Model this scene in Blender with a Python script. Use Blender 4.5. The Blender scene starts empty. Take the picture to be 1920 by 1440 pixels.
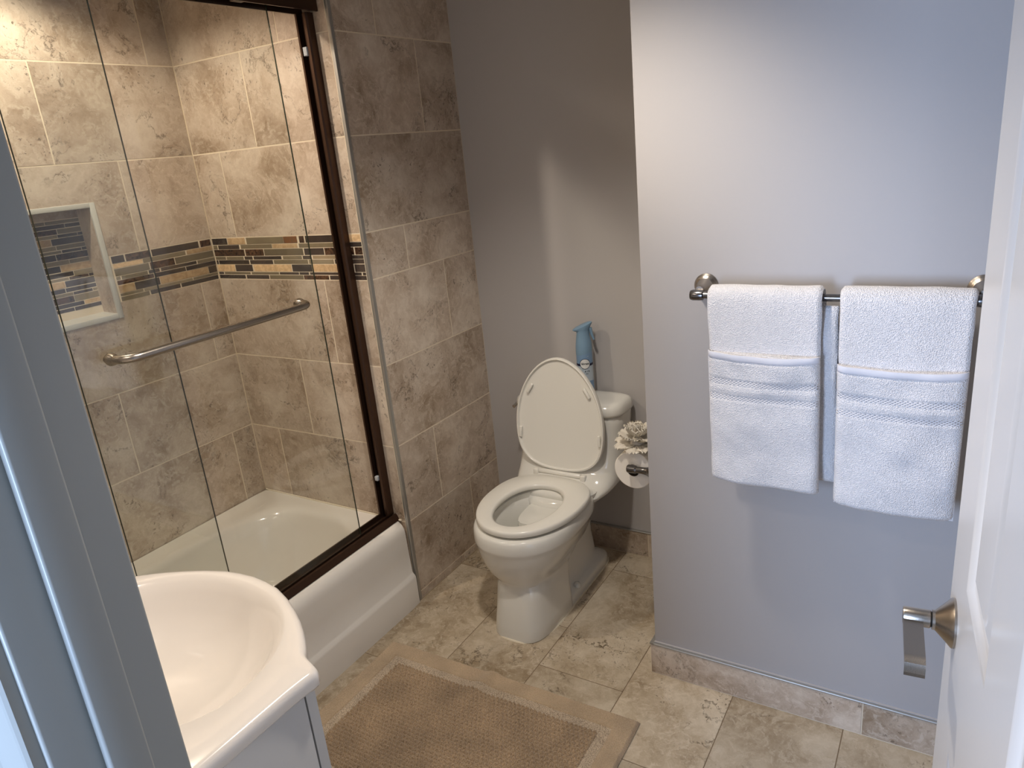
import bpy, bmesh, math, random
from math import pi, sin, cos, radians, sqrt
from mathutils import Vector, Matrix, noise
random.seed(7)
SC = bpy.context.scene
COL = SC.collection

# ------------------------------------------------------------------ camera, light, exposure
cd = bpy.data.cameras.new('camera'); cam = bpy.data.objects.new('camera', cd); COL.objects.link(cam)
cd.sensor_width = 36; cd.lens = 1360.08 / 1920 * 36; cd.clip_start = 0.02
cam.location = (1.68862, -1.808455, 1.63236); cam.rotation_euler = (1.255325, 0.094691, 0.542263)
SC.camera = cam
SC.view_settings.view_transform = 'Standard'; SC.view_settings.look = 'None'
SC.view_settings.gamma = 1; SC.view_settings.use_curve_mapping = False
SC.view_settings.exposure = 0.0
W = bpy.data.worlds.new('world'); SC.world = W; W.use_nodes = True
W.node_tree.nodes['Background'].inputs[0].default_value = (.55, .7, 1, 1)
W.node_tree.nodes['Background'].inputs[1].default_value = 0.04
CEIL = 2.40
def lamp(name, kind, loc, energy, col, rot=(0, 0, 0), **kw):
    l = bpy.data.lights.new(name, kind); l.energy = energy; l.color = col
    for k, v in kw.items(): setattr(l, k, v)
    o = bpy.data.objects.new(name, l); o.location = loc; o.rotation_euler = rot; COL.objects.link(o); return o
lamp('shower_light', 'SPOT', (-.40, -.74, CEIL - .03), 40, (1, .85, .69), spot_size=radians(146), spot_blend=.35, shadow_soft_size=.035)
lamp('room_light', 'SPOT', (.84, -.58, CEIL - .03), 60, (1, .92, .83), spot_size=radians(118), spot_blend=.6, shadow_soft_size=.06)
lamp('vanity_light', 'AREA', (.42, -1.40, 2.05), 3, (1, .86, .72), rot=(radians(25), 0, 0), shape='RECTANGLE', size=.32, size_y=.07)
lamp('hall_daylight', 'AREA', (.86, -2.95, 1.20), 64, (.50, .67, 1), rot=(radians(92), 0, radians(-8)), shape='RECTANGLE', size=.62, size_y=1.1)

# ------------------------------------------------------------------ helpers
def link(name, me, mat=None, parent=None, loc=(0, 0, 0), rot=(0, 0, 0), smooth=False):
    o = bpy.data.objects.new(name, me); COL.objects.link(o); o.location = loc; o.rotation_euler = rot
    if mat is not None and len(me.materials) == 0: me.materials.append(mat)
    if smooth:
        for p in me.polygons: p.use_smooth = True
    if parent: o.parent = parent
    return o
def thing(name, label=None, cat=None, loc=(0, 0, 0), rot=(0, 0, 0), group=None, kind=None, parent=None):
    o = bpy.data.objects.new(name, None); COL.objects.link(o); o.location = loc; o.rotation_euler = rot; o.empty_display_size = .05
    tag(o, label, cat, group, kind)
    if parent: o.parent = parent
    return o
def tag(o, label=None, cat=None, group=None, kind=None):
    for k, v in (('label', label), ('category', cat), ('group', group), ('kind', kind)):
        if v: o[k] = v
    return o
def mesh(bm, name='mesh'):
    me = bpy.data.meshes.new(name); bmesh.ops.recalc_face_normals(bm, faces=bm.faces); bm.to_mesh(me); bm.free(); return me
def auto_smooth(o, ang=35):
    me = o.data
    for p in me.polygons: p.use_smooth = True
    bm = bmesh.new(); bm.from_mesh(me)
    for e in bm.edges:
        if len(e.link_faces) == 2 and e.calc_face_angle(0) > radians(ang): e.smooth = False
    bm.to_mesh(me); bm.free(); return o
def abox(bm, a, b, bev=0, seg=2):
    a, b = Vector(a), Vector(b)
    r = bmesh.ops.create_cube(bm, size=1, matrix=Matrix.Translation((a + b) / 2) @ Matrix.Diagonal((abs(b.x - a.x), abs(b.y - a.y), abs(b.z - a.z), 1)))
    if bev:
        es = set(e for v in r['verts'] for e in v.link_edges)
        bmesh.ops.bevel(bm, geom=list(es), offset=bev, segments=seg, affect='EDGES', profile=.5)
def box(name, a, b, mat, parent=None, bev=0, seg=2, loc=(0, 0, 0), rot=(0, 0, 0)):
    bm = bmesh.new(); abox(bm, a, b, bev, seg); o = link(name, mesh(bm, name), mat, parent, loc, rot)
    if bev: auto_smooth(o, 50)
    return o
def loft(bm, rings, cap0=True, cap1=True, closed=True):
    vs = [[bm.verts.new(p) for p in r] for r in rings]
    n = len(rings[0])
    for i in range(len(rings) - 1):
        for j in range(n if closed else n - 1):
            k = (j + 1) % n
            bm.faces.new((vs[i][j], vs[i][k], vs[i + 1][k], vs[i + 1][j]))
    if cap0: bm.faces.new(vs[0][::-1])
    if cap1: bm.faces.new(vs[-1])
    return vs
def lathe(bm, prof, n=32, M=Matrix()):
    rings = [[M @ Vector((r * cos(2 * pi * j / n), r * sin(2 * pi * j / n), z)) for j in range(n)] for r, z in prof]
    loft(bm, rings)
def frames(pts):
    pts = [Vector(p) for p in pts]; out = []
    up = Vector((0, 0, 1)); prev = None
    for i, p in enumerate(pts):
        t = (pts[min(i + 1, len(pts) - 1)] - pts[max(i - 1, 0)]).normalized()
        if prev is None:
            a = up if abs(t.dot(up)) < .9 else Vector((1, 0, 0)); u = t.cross(a).normalized()
        else: u = (prev - t * prev.dot(t)).normalized()
        prev = u; out.append((p, u, t.cross(u).normalized()))
    return out
def tube(bm, pts, r, n=16):
    F = frames(pts)
    rr = r if isinstance(r, (list, tuple)) else [r] * len(F)
    loft(bm, [[p + u * (q * cos(2 * pi * j / n)) + v * (q * sin(2 * pi * j / n)) for j in range(n)] for (p, u, v), q in zip(F, rr)])
def mk(name, fn, mat, parent=None, ang=35, loc=(0, 0, 0), rot=(0, 0, 0)):
    bm = bmesh.new(); fn(bm); o = link(name, mesh(bm, name), mat, parent, loc, rot); return auto_smooth(o, ang)
def smoothstep(a, b, x):
    t = max(0, min(1, (x - a) / (b - a))); return t * t * (3 - 2 * t)

# ------------------------------------------------------------------ materials
def newmat(name):
    m = bpy.data.materials.new(name); m.use_nodes = True; nt = m.node_tree
    return m, nt, nt.nodes['Principled BSDF']
def N(nt, kind, **kw):
    n = nt.nodes.new(kind)
    for k, v in kw.items():
        if k.startswith('i_'):
            key = k[2:]; key = int(key) if key.isdigit() else key.replace('_', ' ')
            n.inputs[key].default_value = v
        else: setattr(n, k, v)
    return n
def srgb(r, g, b):
    f = lambda c: (c / 255 / 12.92) if c / 255 <= .04045 else ((c / 255 + .055) / 1.055) ** 2.4
    return (f(r), f(g), f(b), 1)
def simple(name, col, rough=.5, metal=0, bump=0, bscale=200, coat=0, var=0, spec=.5, **kw):
    m, nt, b = newmat(name)
    b.inputs['Base Color'].default_value = col; b.inputs['Roughness'].default_value = rough; b.inputs['Metallic'].default_value = metal
    b.inputs['Coat Weight'].default_value = coat; b.inputs['Specular IOR Level'].default_value = spec
    tc = N(nt, 'ShaderNodeTexCoord')
    nz = N(nt, 'ShaderNodeTexNoise', i_Scale=bscale, i_Detail=3.0); nt.links.new(tc.outputs['Object'], nz.inputs['Vector'])
    if var:
        nv = N(nt, 'ShaderNodeTexNoise', i_Scale=6.0, i_Detail=3.0); nt.links.new(tc.outputs['Object'], nv.inputs['Vector'])
        h = N(nt, 'ShaderNodeHueSaturation', i_Color=col)
        mr = N(nt, 'ShaderNodeMapRange', i_3=1 - var, i_4=1 + var); nt.links.new(nv.outputs[0], mr.inputs[0]); nt.links.new(mr.outputs[0], h.inputs['Value'])
        nt.links.new(h.outputs[0], b.inputs['Base Color'])
    if bump:
        bp = N(nt, 'ShaderNodeBump', i_Strength=bump, i_Distance=.001); nt.links.new(nz.outputs[0], bp.inputs['Height']); nt.links.new(bp.outputs[0], b.inputs['Normal'])
    for k, v in kw.items(): b.inputs[k].default_value = v
    return m

def travertine(name, base, light, dark, rough=.35, vein=.5):
    """stone-look porcelain: clouds, wavy veins, pits; every tile takes another patch of the pattern"""
    m, nt, b = newmat(name); L = nt.links.new
    tc = N(nt, 'ShaderNodeTexCoord'); oi = N(nt, 'ShaderNodeObjectInfo')
    mul = N(nt, 'ShaderNodeMath', operation='MULTIPLY', i_1=37.0); L(oi.outputs['Random'], mul.inputs[0])
    add = N(nt, 'ShaderNodeVectorMath', operation='ADD'); L(tc.outputs['Object'], add.inputs[0]); L(mul.outputs[0], add.inputs[1])
    v = add.outputs[0]
    warp = N(nt, 'ShaderNodeTexNoise', i_Scale=5.5, i_Detail=8.0, i_Roughness=.65); L(v, warp.inputs['Vector'])
    wsub = N(nt, 'ShaderNodeVectorMath', operation='SUBTRACT', i_1=(.5, .5, .5)); L(warp.outputs['Color'], wsub.inputs[0])
    wsc = N(nt, 'ShaderNodeVectorMath', operation='SCALE', i_Scale=.16); L(wsub.outputs[0], wsc.inputs[0])
    v2n = N(nt, 'ShaderNodeVectorMath', operation='ADD'); L(v, v2n.inputs[0]); L(wsc.outputs[0], v2n.inputs[1]); v2 = v2n.outputs[0]
    cloud = N(nt, 'ShaderNodeTexNoise', i_Scale=4.5, i_Detail=12.0, i_Roughness=.72); L(v2, cloud.inputs['Vector'])
    cr = N(nt, 'ShaderNodeValToRGB'); L(cloud.outputs[0], cr.inputs[0])
    e = cr.color_ramp.elements; e[0].position = .33; e[0].color = dark; e[1].position = .66; e[1].color = light
    x = cr.color_ramp.elements.new(.49); x.color = base
    # veins: thin level lines of warped noise
    vn = N(nt, 'ShaderNodeTexNoise', i_Scale=3.6, i_Detail=6.0, i_Roughness=.6); L(v2, vn.inputs['Vector'])
    s1 = N(nt, 'ShaderNodeMath', operation='SUBTRACT', i_1=.5); L(vn.outputs[0], s1.inputs[0])
    ab = N(nt, 'ShaderNodeMath', operation='ABSOLUTE'); L(s1.outputs[0], ab.inputs[0])
    vm = N(nt, 'ShaderNodeMapRange', i_1=0.0, i_2=.010, i_3=1.0, i_4=0.0); L(ab.outputs[0], vm.inputs[0])
    msk = N(nt, 'ShaderNodeTexNoise', i_Scale=5.0, i_Detail=2.0); L(v, msk.inputs['Vector'])
    mm = N(nt, 'ShaderNodeMapRange', i_1=.50, i_2=.62, i_3=0.0, i_4=vein); L(msk.outputs[0], mm.inputs[0])
    vmul = N(nt, 'ShaderNodeMath', operation='MULTIPLY'); L(vm.outputs[0], vmul.inputs[0]); L(mm.outputs[0], vmul.inputs[1])
    mix = N(nt, 'ShaderNodeMix', data_type='RGBA'); L(vmul.outputs[0], mix.inputs[0]); L(cr.outputs[0], mix.inputs[6])
    mix.inputs[7].default_value = tuple(c * .38 for c in dark[:3]) + (1,)
    # light veining swirls
    sw = N(nt, 'ShaderNodeTexNoise', i_Scale=20.0, i_Detail=6.0, i_Roughness=.72, i_Distortion=2.2); L(v2, sw.inputs['Vector'])
    swm = N(nt, 'ShaderNodeMapRange', i_1=.50, i_2=.62, i_3=0.0, i_4=.55); L(sw.outputs[0], swm.inputs[0])
    mix2 = N(nt, 'ShaderNodeMix', data_type='RGBA'); L(swm.outputs[0], mix2.inputs[0]); L(mix.outputs[2], mix2.inputs[6]); mix2.inputs[7].default_value = light
    # pits
    pn = N(nt, 'ShaderNodeTexNoise', i_Scale=105.0, i_Detail=3.0, i_Roughness=.6); 
    pmap = N(nt, 'ShaderNodeMapping'); pmap.inputs['Scale'].default_value = (1, 1, .7); L(v2, pmap.inputs[0]); L(pmap.outputs[0], pn.inputs['Vector'])
    pm = N(nt, 'ShaderNodeMapRange', i_1=.60, i_2=.65, i_3=0.0, i_4=1.0); L(pn.outputs[0], pm.inputs[0])
    pk = N(nt, 'ShaderNodeTexNoise', i_Scale=7.0, i_Detail=2.0); L(v, pk.inputs['Vector'])
    pkm = N(nt, 'ShaderNodeMapRange', i_1=.48, i_2=.60, i_3=0.0, i_4=.75); L(pk.outputs[0], pkm.inputs[0])
    pp = N(nt, 'ShaderNodeMath', operation='MULTIPLY'); L(pm.outputs[0], pp.inputs[0]); L(pkm.outputs[0], pp.inputs[1])
    mix3 = N(nt, 'ShaderNodeMix', data_type='RGBA'); L(pp.outputs[0], mix3.inputs[0]); L(mix2.outputs[2], mix3.inputs[6])
    mix3.inputs[7].default_value = tuple(c * .4 for c in dark[:3]) + (1,)
    hv = N(nt, 'ShaderNodeHueSaturation'); L(mix3.outputs[2], hv.inputs['Color'])
    mr = N(nt, 'ShaderNodeMapRange', i_3=.90, i_4=1.08); L(oi.outputs['Random'], mr.inputs[0]); L(mr.outputs[0], hv.inputs['Value'])
    L(hv.outputs[0], b.inputs['Base Color'])
    b.inputs['Roughness'].default_value = rough
    ad = N(nt, 'ShaderNodeMath', operation='MULTIPLY_ADD', i_1=-1.0, i_2=1.0); L(pp.outputs[0], ad.inputs[0])
    bp = N(nt, 'ShaderNodeBump', i_Strength=.35, i_Distance=.0015); L(ad.outputs[0], bp.inputs['Height']); L(bp.outputs[0], b.inputs['Normal'])
    return m

M = {}
M['tile'] = travertine('travertine_wall', srgb(190, 172, 153), srgb(218, 205, 188), srgb(148, 127, 104), .32, .8)
M['floor'] = travertine('travertine_floor', srgb(180, 164, 140), srgb(210, 197, 176), srgb(138, 118, 90), .30, 1.0)
M['grout'] = simple('grout', srgb(228, 214, 190), .85, bump=.4, bscale=400)
M['floor_grout'] = simple('floor_grout', srgb(120, 102, 80), .9, bump=.4, bscale=400)
M['paint'] = simple('wall_paint', srgb(183, 179, 177), .55, bump=.10, bscale=180)
M['hallpaint'] = simple('hall_paint', srgb(92, 82, 72), .8, bump=.1, bscale=150)  # unseen hall walls; tone made dark to cut light bounced onto the jamb
M['ceiling'] = simple('ceiling_paint', srgb(215, 210, 202), .8, bump=.1, bscale=150)
M['door'] = simple('door_paint', srgb(214, 210, 205), .26, bump=.05, bscale=60)
M['trimpaint'] = simple('trim_paint', srgb(164, 164, 158), .30, bump=.05, bscale=60)
M['tub'] = simple('tub_enamel', srgb(230, 225, 216), .12, coat=.4)
M['china'] = simple('vitreous_china', srgb(228, 226, 218), .09, coat=.5)
M['seat'] = simple('seat_plastic', srgb(232, 229, 220), .22)
M['marble'] = simple('cultured_marble', srgb(238, 230, 221), .14, coat=.5)
M['cabinet'] = simple('cabinet_paint', srgb(205, 203, 200), .38)
M['nickel'] = simple('brushed_nickel', srgb(168, 160, 150), .27, 1, bump=.15, bscale=900)
M['chrome'] = simple('polished_chrome', srgb(205, 203, 200), .08, 1)
M['dark_nickel'] = simple('dark_nickel', srgb(120, 118, 118), .2, 1)
M['bronze'] = simple('oil_rubbed_bronze', srgb(74, 54, 42), .35, .75, bump=.1, bscale=500)
M['schluter'] = simple('edge_profile_aluminium', srgb(172, 170, 165), .38, .7)
M['nichetrim'] = simple('niche_trim', srgb(205, 205, 198), .3)
M['caulk'] = simple('caulk', srgb(232, 222, 200), .6)
M['black'] = simple('black_gap', srgb(18, 15, 13), .6)
M['clear'] = simple('clear_plastic', srgb(180, 185, 190), .2)
M['paper'] = simple('toilet_paper', srgb(246, 240, 230), .9, bump=.5, bscale=350)
M['petal'] = simple('tissue_petal', srgb(250, 244, 232), .9, bump=.4, bscale=250)
M['card'] = simple('card_core', srgb(60, 46, 34), .9)
M['cap'] = simple('cap_blue', srgb(122, 152, 176), .38)
M['can'] = simple('can_label', srgb(178, 190, 200), .3)
M['canblue'] = simple('can_blue', srgb(122, 152, 184), .3)
M['navy'] = simple('navy_print', srgb(12, 22, 58), .4)
M['badge'] = simple('badge_white', srgb(225, 226, 224), .4)
M['ink'] = simple('ink', srgb(14, 18, 30), .5)
M['water'] = simple('toilet_water', (.75, .85, .85, 1), .03, **{'Transmission Weight': .9, 'IOR': 1.33})
M['lamp_lens'] = simple('lamp_lens', (1, 1, 1, 1), .5)
b_ = M['lamp_lens'].node_tree.nodes['Principled BSDF']; b_.inputs['Emission Color'].default_value = (1, .87, .7, 1); b_.inputs['Emission Strength'].default_value = 4

def towel_mat():
    m, nt, b = newmat('terry_cotton'); L = nt.links.new
    b.inputs['Base Color'].default_value = srgb(246, 243, 243); b.inputs['Roughness'].default_value = .95
    b.inputs['Sheen Weight'].default_value = .25; b.inputs['Specular IOR Level'].default_value = .15
    tc = N(nt, 'ShaderNodeTexCoord')
    a = N(nt, 'ShaderNodeTexNoise', i_Scale=430.0, i_Detail=2.0, i_Roughness=.6); L(tc.outputs['Object'], a.inputs['Vector'])
    c = N(nt, 'ShaderNodeTexVoronoi', i_Scale=420.0); L(tc.outputs['Object'], c.inputs['Vector'])
    s = N(nt, 'ShaderNodeMath', operation='ADD'); L(a.outputs[0], s.inputs[0]); L(c.outputs[0], s.inputs[1])
    bp = N(nt, 'ShaderNodeBump', i_Strength=.85, i_Distance=.0032); L(s.outputs[0], bp.inputs['Height']); L(bp.outputs[0], b.inputs['Normal'])
    return m
M['towel'] = towel_mat()
def weave_mat():
    m, nt, b = newmat('woven_band'); L = nt.links.new
    b.inputs['Base Color'].default_value = srgb(236, 234, 236); b.inputs['Roughness'].default_value = .8
    tc = N(nt, 'ShaderNodeTexCoord')
    hs = []
    for sx in (1, -1):
        mp = N(nt, 'ShaderNodeMapping'); mp.inputs['Rotation'].default_value = (0, sx * radians(58), 0); L(tc.outputs['Object'], mp.inputs[0])
        w = N(nt, 'ShaderNodeTexWave', i_Scale=62.0, i_Distortion=0.0); w.bands_direction = 'X'; L(mp.outputs[0], w.inputs['Vector']); hs.append(w)
    s = N(nt, 'ShaderNodeMath', operation='MULTIPLY'); L(hs[0].outputs[1], s.inputs[0]); L(hs[1].outputs[1], s.inputs[1])
    bp = N(nt, 'ShaderNodeBump', i_Strength=1.0, i_Distance=.003); L(s.outputs[0], bp.inputs['Height']); L(bp.outputs[0], b.inputs['Normal'])
    return m
M['weave'] = weave_mat()
M['hem'] = simple('towel_hem', srgb(226, 225, 230), .85, bump=.3, bscale=300)
def rug_mat(name, col, dark, scale, dist):
    m, nt, b = newmat(name); L = nt.links.new
    b.inputs['Roughness'].default_value = 1; b.inputs['Sheen Weight'].default_value = .3; b.inputs['Specular IOR Level'].default_value = .1
    tc = N(nt, 'ShaderNodeTexCoord')
    a = N(nt, 'ShaderNodeTexNoise', i_Scale=scale, i_Detail=2.0, i_Roughness=.7); L(tc.outputs['Object'], a.inputs['Vector'])
    c = N(nt, 'ShaderNodeTexNoise', i_Scale=9.0, i_Detail=3.0); L(tc.outputs['Object'], c.inputs['Vector'])
    r = N(nt, 'ShaderNodeValToRGB'); L(a.outputs[0], r.inputs[0]); r.color_ramp.elements[0].position = .36; r.color_ramp.elements[0].color = dark
    r.color_ramp.elements[1].position = .56; r.color_ramp.elements[1].color = col
    h = N(nt, 'ShaderNodeHueSaturation'); L(r.outputs[0], h.inputs['Color'])
    mr = N(nt, 'ShaderNodeMapRange', i_1=.35, i_2=.65, i_3=.86, i_4=1.12); L(c.outputs[0], mr.inputs[0]); L(mr.outputs[0], h.inputs['Value']); L(h.outputs[0], b.inputs['Base Color'])
    bp = N(nt, 'ShaderNodeBump', i_Strength=1.0, i_Distance=dist); L(a.outputs[0], bp.inputs['Height']); L(bp.outputs[0], b.inputs['Normal'])
    return m
M['rug_loop'] = rug_mat('rug_loop', srgb(200, 173, 140), srgb(138, 113, 84), 420, .004)
M['rug_plush'] = rug_mat('rug_plush', srgb(204, 179, 148), srgb(172, 148, 116), 520, .003)
M['rug_band'] = rug_mat('rug_band', srgb(226, 206, 178), srgb(140, 114, 86), 420, .005)
def glass_mat():
    m, nt, b = newmat('door_glass'); L = nt.links.new
    out = nt.nodes['Material Output']; nt.nodes.remove(b)
    tr = N(nt, 'ShaderNodeBsdfTransparent'); tr.inputs[0].default_value = (.965, .975, .962, 1)
    gl = N(nt, 'ShaderNodeBsdfGlossy', i_Roughness=.02)
    ge = N(nt, 'ShaderNodeNewGeometry'); io = N(nt, 'ShaderNodeMapRange', i_1=0.0, i_2=1.0, i_3=1.5, i_4=1 / 1.5)
    L(ge.outputs['Backfacing'], io.inputs[0])
    fr = N(nt, 'ShaderNodeFresnel'); L(io.outputs[0], fr.inputs['IOR']); mx = N(nt, 'ShaderNodeMixShader')
    L(fr.outputs[0], mx.inputs[0]); L(tr.outputs[0], mx.inputs[1]); L(gl.outputs[0], mx.inputs[2]); L(mx.outputs[0], out.inputs[0])
    return m
M['glass'] = glass_mat()
M['glass_edge'] = simple('glass_edge', srgb(42, 50, 40), .15)
# mosaic strips: glass (dark, olive, pale) and stone (cream, brown marble)
def mosaic_mat(name, c1, c2, rough, scale=30, coat=0):
    m, nt, b = newmat(name); L = nt.links.new
    tc = N(nt, 'ShaderNodeTexCoord'); oi = N(nt, 'ShaderNodeObjectInfo')
    mul = N(nt, 'ShaderNodeMath', operation='MULTIPLY', i_1=37.0); L(oi.outputs['Random'], mul.inputs[0])
    add = N(nt, 'ShaderNodeVectorMath', operation='ADD'); L(tc.outputs['Object'], add.inputs[0]); L(mul.outputs[0], add.inputs[1])
    a = N(nt, 'ShaderNodeTexNoise', i_Scale=scale, i_Detail=5.0, i_Roughness=.7, i_Distortion=1.0); L(add.outputs[0], a.inputs['Vector'])
    r = N(nt, 'ShaderNodeValToRGB'); L(a.outputs[0], r.inputs[0]); r.color_ramp.elements[0].position = .4; r.color_ramp.elements[0].color = c1
    r.color_ramp.elements[1].position = .62; r.color_ramp.elements[1].color = c2
    h = N(nt, 'ShaderNodeHueSaturation'); L(r.outputs[0], h.inputs['Color'])
    mr = N(nt, 'ShaderNodeMapRange', i_3=.72, i_4=1.25); L(oi.outputs['Random'], mr.inputs[0]); L(mr.outputs[0], h.inputs['Value']); L(h.outputs[0], b.inputs['Base Color'])
    b.inputs['Roughness'].default_value = rough; b.inputs['Coat Weight'].default_value = coat
    return m
MOS = {'K': mosaic_mat('glass_charcoal', srgb(66, 58, 54), srgb(74, 64, 58), .1, 8, .6),
       'G': mosaic_mat('glass_olive', srgb(132, 120, 98), srgb(140, 128, 104), .1, 8, .6),
       'L': mosaic_mat('glass_pale', srgb(176, 156, 124), srgb(186, 166, 134), .12, 8, .6),
       'S': mosaic_mat('stone_cream', srgb(196, 164, 124), srgb(226, 196, 154), .5, 45),
       'M': mosaic_mat('marble_brown', srgb(44, 28, 20), srgb(104, 76, 56), .2, 60, .3),
       'O': mosaic_mat('marble_amber', srgb(140, 92, 52), srgb(112, 90, 68), .2, 30, .3)}

# ------------------------------------------------------------------ setting: shell
X0, Y2, X3, XR, YD, YH = -.782, .625, .960, 1.90, -1.485, -1.605
TT = .008     # tile thickness; tile faces sit on the measured planes, grout 1.2 mm behind them
G = .0007
ROWS = [0, .0346, .3396, .6446, .9496, 1.2546, 1.4102, 1.7152, 2.0202, 2.3252, CEIL]

def struct(name, a, b, mat, **kw): return tag(box(name, a, b, mat, **kw), kind='structure')
floor = struct('floor', (-.9, -3.1, -.12), (2.6, .75, -G), M['floor_grout'])
ceiling = struct('ceiling', (-.9, -3.1, CEIL), (2.6, .75, CEIL + .1), M['ceiling'])
wall_end = struct('wall_shower_end', (X0 - .1, G, -.1), (-G, .09, CEIL), M['grout'])
wall_alc = struct('wall_alcove_left', (-.09, .09, -.1), (-G, Y2, CEIL), M['grout'])
wall_back = struct('wall_back', (-.09, Y2, -.1), (X3 + .12, Y2 + .1, CEIL), M['paint'])
wall_towel = struct('wall_towel', (X3, 0, -.1), (XR + .1, Y2, CEIL), M['paint'], bev=.003)
wall_right = struct('wall_right', (XR, YH, -.1), (XR + .1, 0, CEIL), M['paint'])
# left wall with niche opening
NY0, NY1, NZ0, NZ1, ND = -.80, -.428, 1.216, 1.578, .088
bm = bmesh.new()
for a, b in (((YD, -.1), (NY0, CEIL)), ((NY1, -.1), (.0, CEIL)), ((NY0, -.1), (NY1, NZ0)), ((NY0, NZ1), (NY1, CEIL))):
    abox(bm, (X0 - .12, a[0], a[1]), (X0 - G, b[0], b[1]))
wall_left = tag(link('wall_left', mesh(bm), M['grout']), kind='structure')
struct('wall_niche_recess', (X0 - .13, NY0 - .01, NZ0 - .01), (X0 - ND + .0012, NY1 + .0, NZ1 + .0), M['grout'])
# door wall, left of the doorway, above it and right of it
DX0, DX1, DH = 1.017, 1.790, 2.03
struct('wall_door_left', (X0 - .1, YH, -.1), (DX0 - .018, YD, CEIL), M['paint'])
struct('wall_door_top', (DX0 - .018, YH, DH + .018), (DX1 + .018, YD, CEIL), M['paint'])
struct('wall_door_right', (DX1 + .018, YH, -.1), (2.55, YD, CEIL), M['paint'])
# hall outside
struct('wall_hall_back', (-.9, -3.2, -.1), (2.6, -3.1, CEIL), M['hallpaint'])
struct('wall_hall_left', (-.9, -3.1, -.1), (-.8, YH, CEIL), M['hallpaint'])
struct('wall_hall_right', (2.5, -3.1, -.1), (2.6, YH, CEIL), M['hallpaint'])

# ------------------------------------------------------------------ tiles
_cache = {}
def tile_mesh(rects, mat, bev=.0008, t=TT):
    """rects: list of (u0,v0,u1,v1) local, front face at local -y = 0, body towards +y"""
    key = (tuple(tuple(round(c, 4) for c in r) for r in rects), mat.name, t)
    if key in _cache: return _cache[key]
    bm = bmesh.new()
    for (u0, v0, u1, v1) in rects:
        fr = [(u0, v0), (u1, v0), (u1, v1), (u0, v1)]
        inn = [(u0 + bev, v0 + bev), (u1 - bev, v0 + bev), (u1 - bev, v1 - bev), (u0 + bev, v1 - bev)] if len(rects) == 1 else fr
        loft(bm, [[(u, t, v) for u, v in fr], [(u, bev if len(rects) == 1 else 0, v) for u, v in fr], [(u, 0, v) for u, v in inn]])
    me = mesh(bm, 'tile'); me.materials.append(mat); _cache[key] = me; return me
ROT = {'-y': (0, 0, 0), '+x': (0, 0, pi / 2), '+z': (-pi / 2, 0, 0), '-x': (0, 0, -pi / 2), '-z': (pi / 2, 0, 0)}
def place(name, me, face, c, parent, jitter=.0003):
    o = bpy.data.objects.new(name, me); COL.objects.link(o); o.rotation_euler = ROT[face]; o.parent = parent
    n = {'-y': (0, -1, 0), '+x': (1, 0, 0), '+z': (0, 0, 1), '-x': (-1, 0, 0), '-z': (0, 0, -1)}[face]
    j = random.uniform(-jitter, jitter); o.location = tuple(c[i] + n[i] * j for i in range(3)); return o
GAP = .0038
def tile_field(face, plane, u_lo, u_hi, rows, joints, parent, mat, hole=None, length=.6096, gap=GAP, name='tile'):
    for (z0, z1), jt in zip(rows, joints):
        us = [u_lo]
        if jt is not None:
            k = jt - length * 6
            while k < u_hi - .03:
                if k > u_lo + .03: us.append(k)
                k += length
        us.append(u_hi)
        for a, b in zip(us, us[1:]):
            a2, b2, c2, d2 = a + gap / 2, z0 + gap / 2, b - gap / 2, z1 - gap / 2
            rects = [(a2, b2, c2, d2)]
            if hole and not (c2 < hole[0] or a2 > hole[2] or d2 < hole[1] or b2 > hole[3]):
                rects = []
                if hole[1] > b2: rects.append((a2, b2, c2, hole[1]))
                if hole[3] < d2: rects.append((a2, hole[3], c2, d2))
                lo, hi = max(b2, hole[1]), min(d2, hole[3])
                if hole[0] > a2: rects.append((a2, lo, hole[0], hi))
                if hole[2] < c2: rects.append((hole[2], lo, c2, hi))
                if not rects: continue
            cu, cv = (a + b) / 2, (z0 + z1) / 2
            loc = [(r[0] - cu, r[1] - cv, r[2] - cu, r[3] - cv) for r in rects]
            c = {'-y': (cu, plane, cv), '+x': (plane, cu, cv)}[face]
            place(name, tile_mesh(loc, mat), face, c, parent)
R = [(ROWS[i], ROWS[i + 1]) for i in range(10)]
# shower end wall (faces the camera); mosaic row R[5] left out
tile_field('-y', 0, X0, -.011, [R[i] for i in (0, 1, 2, 3, 4, 6, 7, 8, 9)], [None, -.217, -.62, -.42, -.217, -.632, -.427, -.234, -.04], wall_end, M['tile'])
tile_field('+x', X0, YD, 0, [R[i] for i in (0, 1, 2, 3, 4, 6, 7, 8, 9)], [None, -.295, -.10, -.503, -.088, -.295, -.503, -.10, -.3], wall_left, M['tile'], hole=(NY0, NZ0, NY1, NZ1))
tile_field('+x', 0, .011, Y2, R, [.31, .41, .22, .611, .415, .21, .611, .401, .207, .01], wall_alc, M['tile'])
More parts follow.
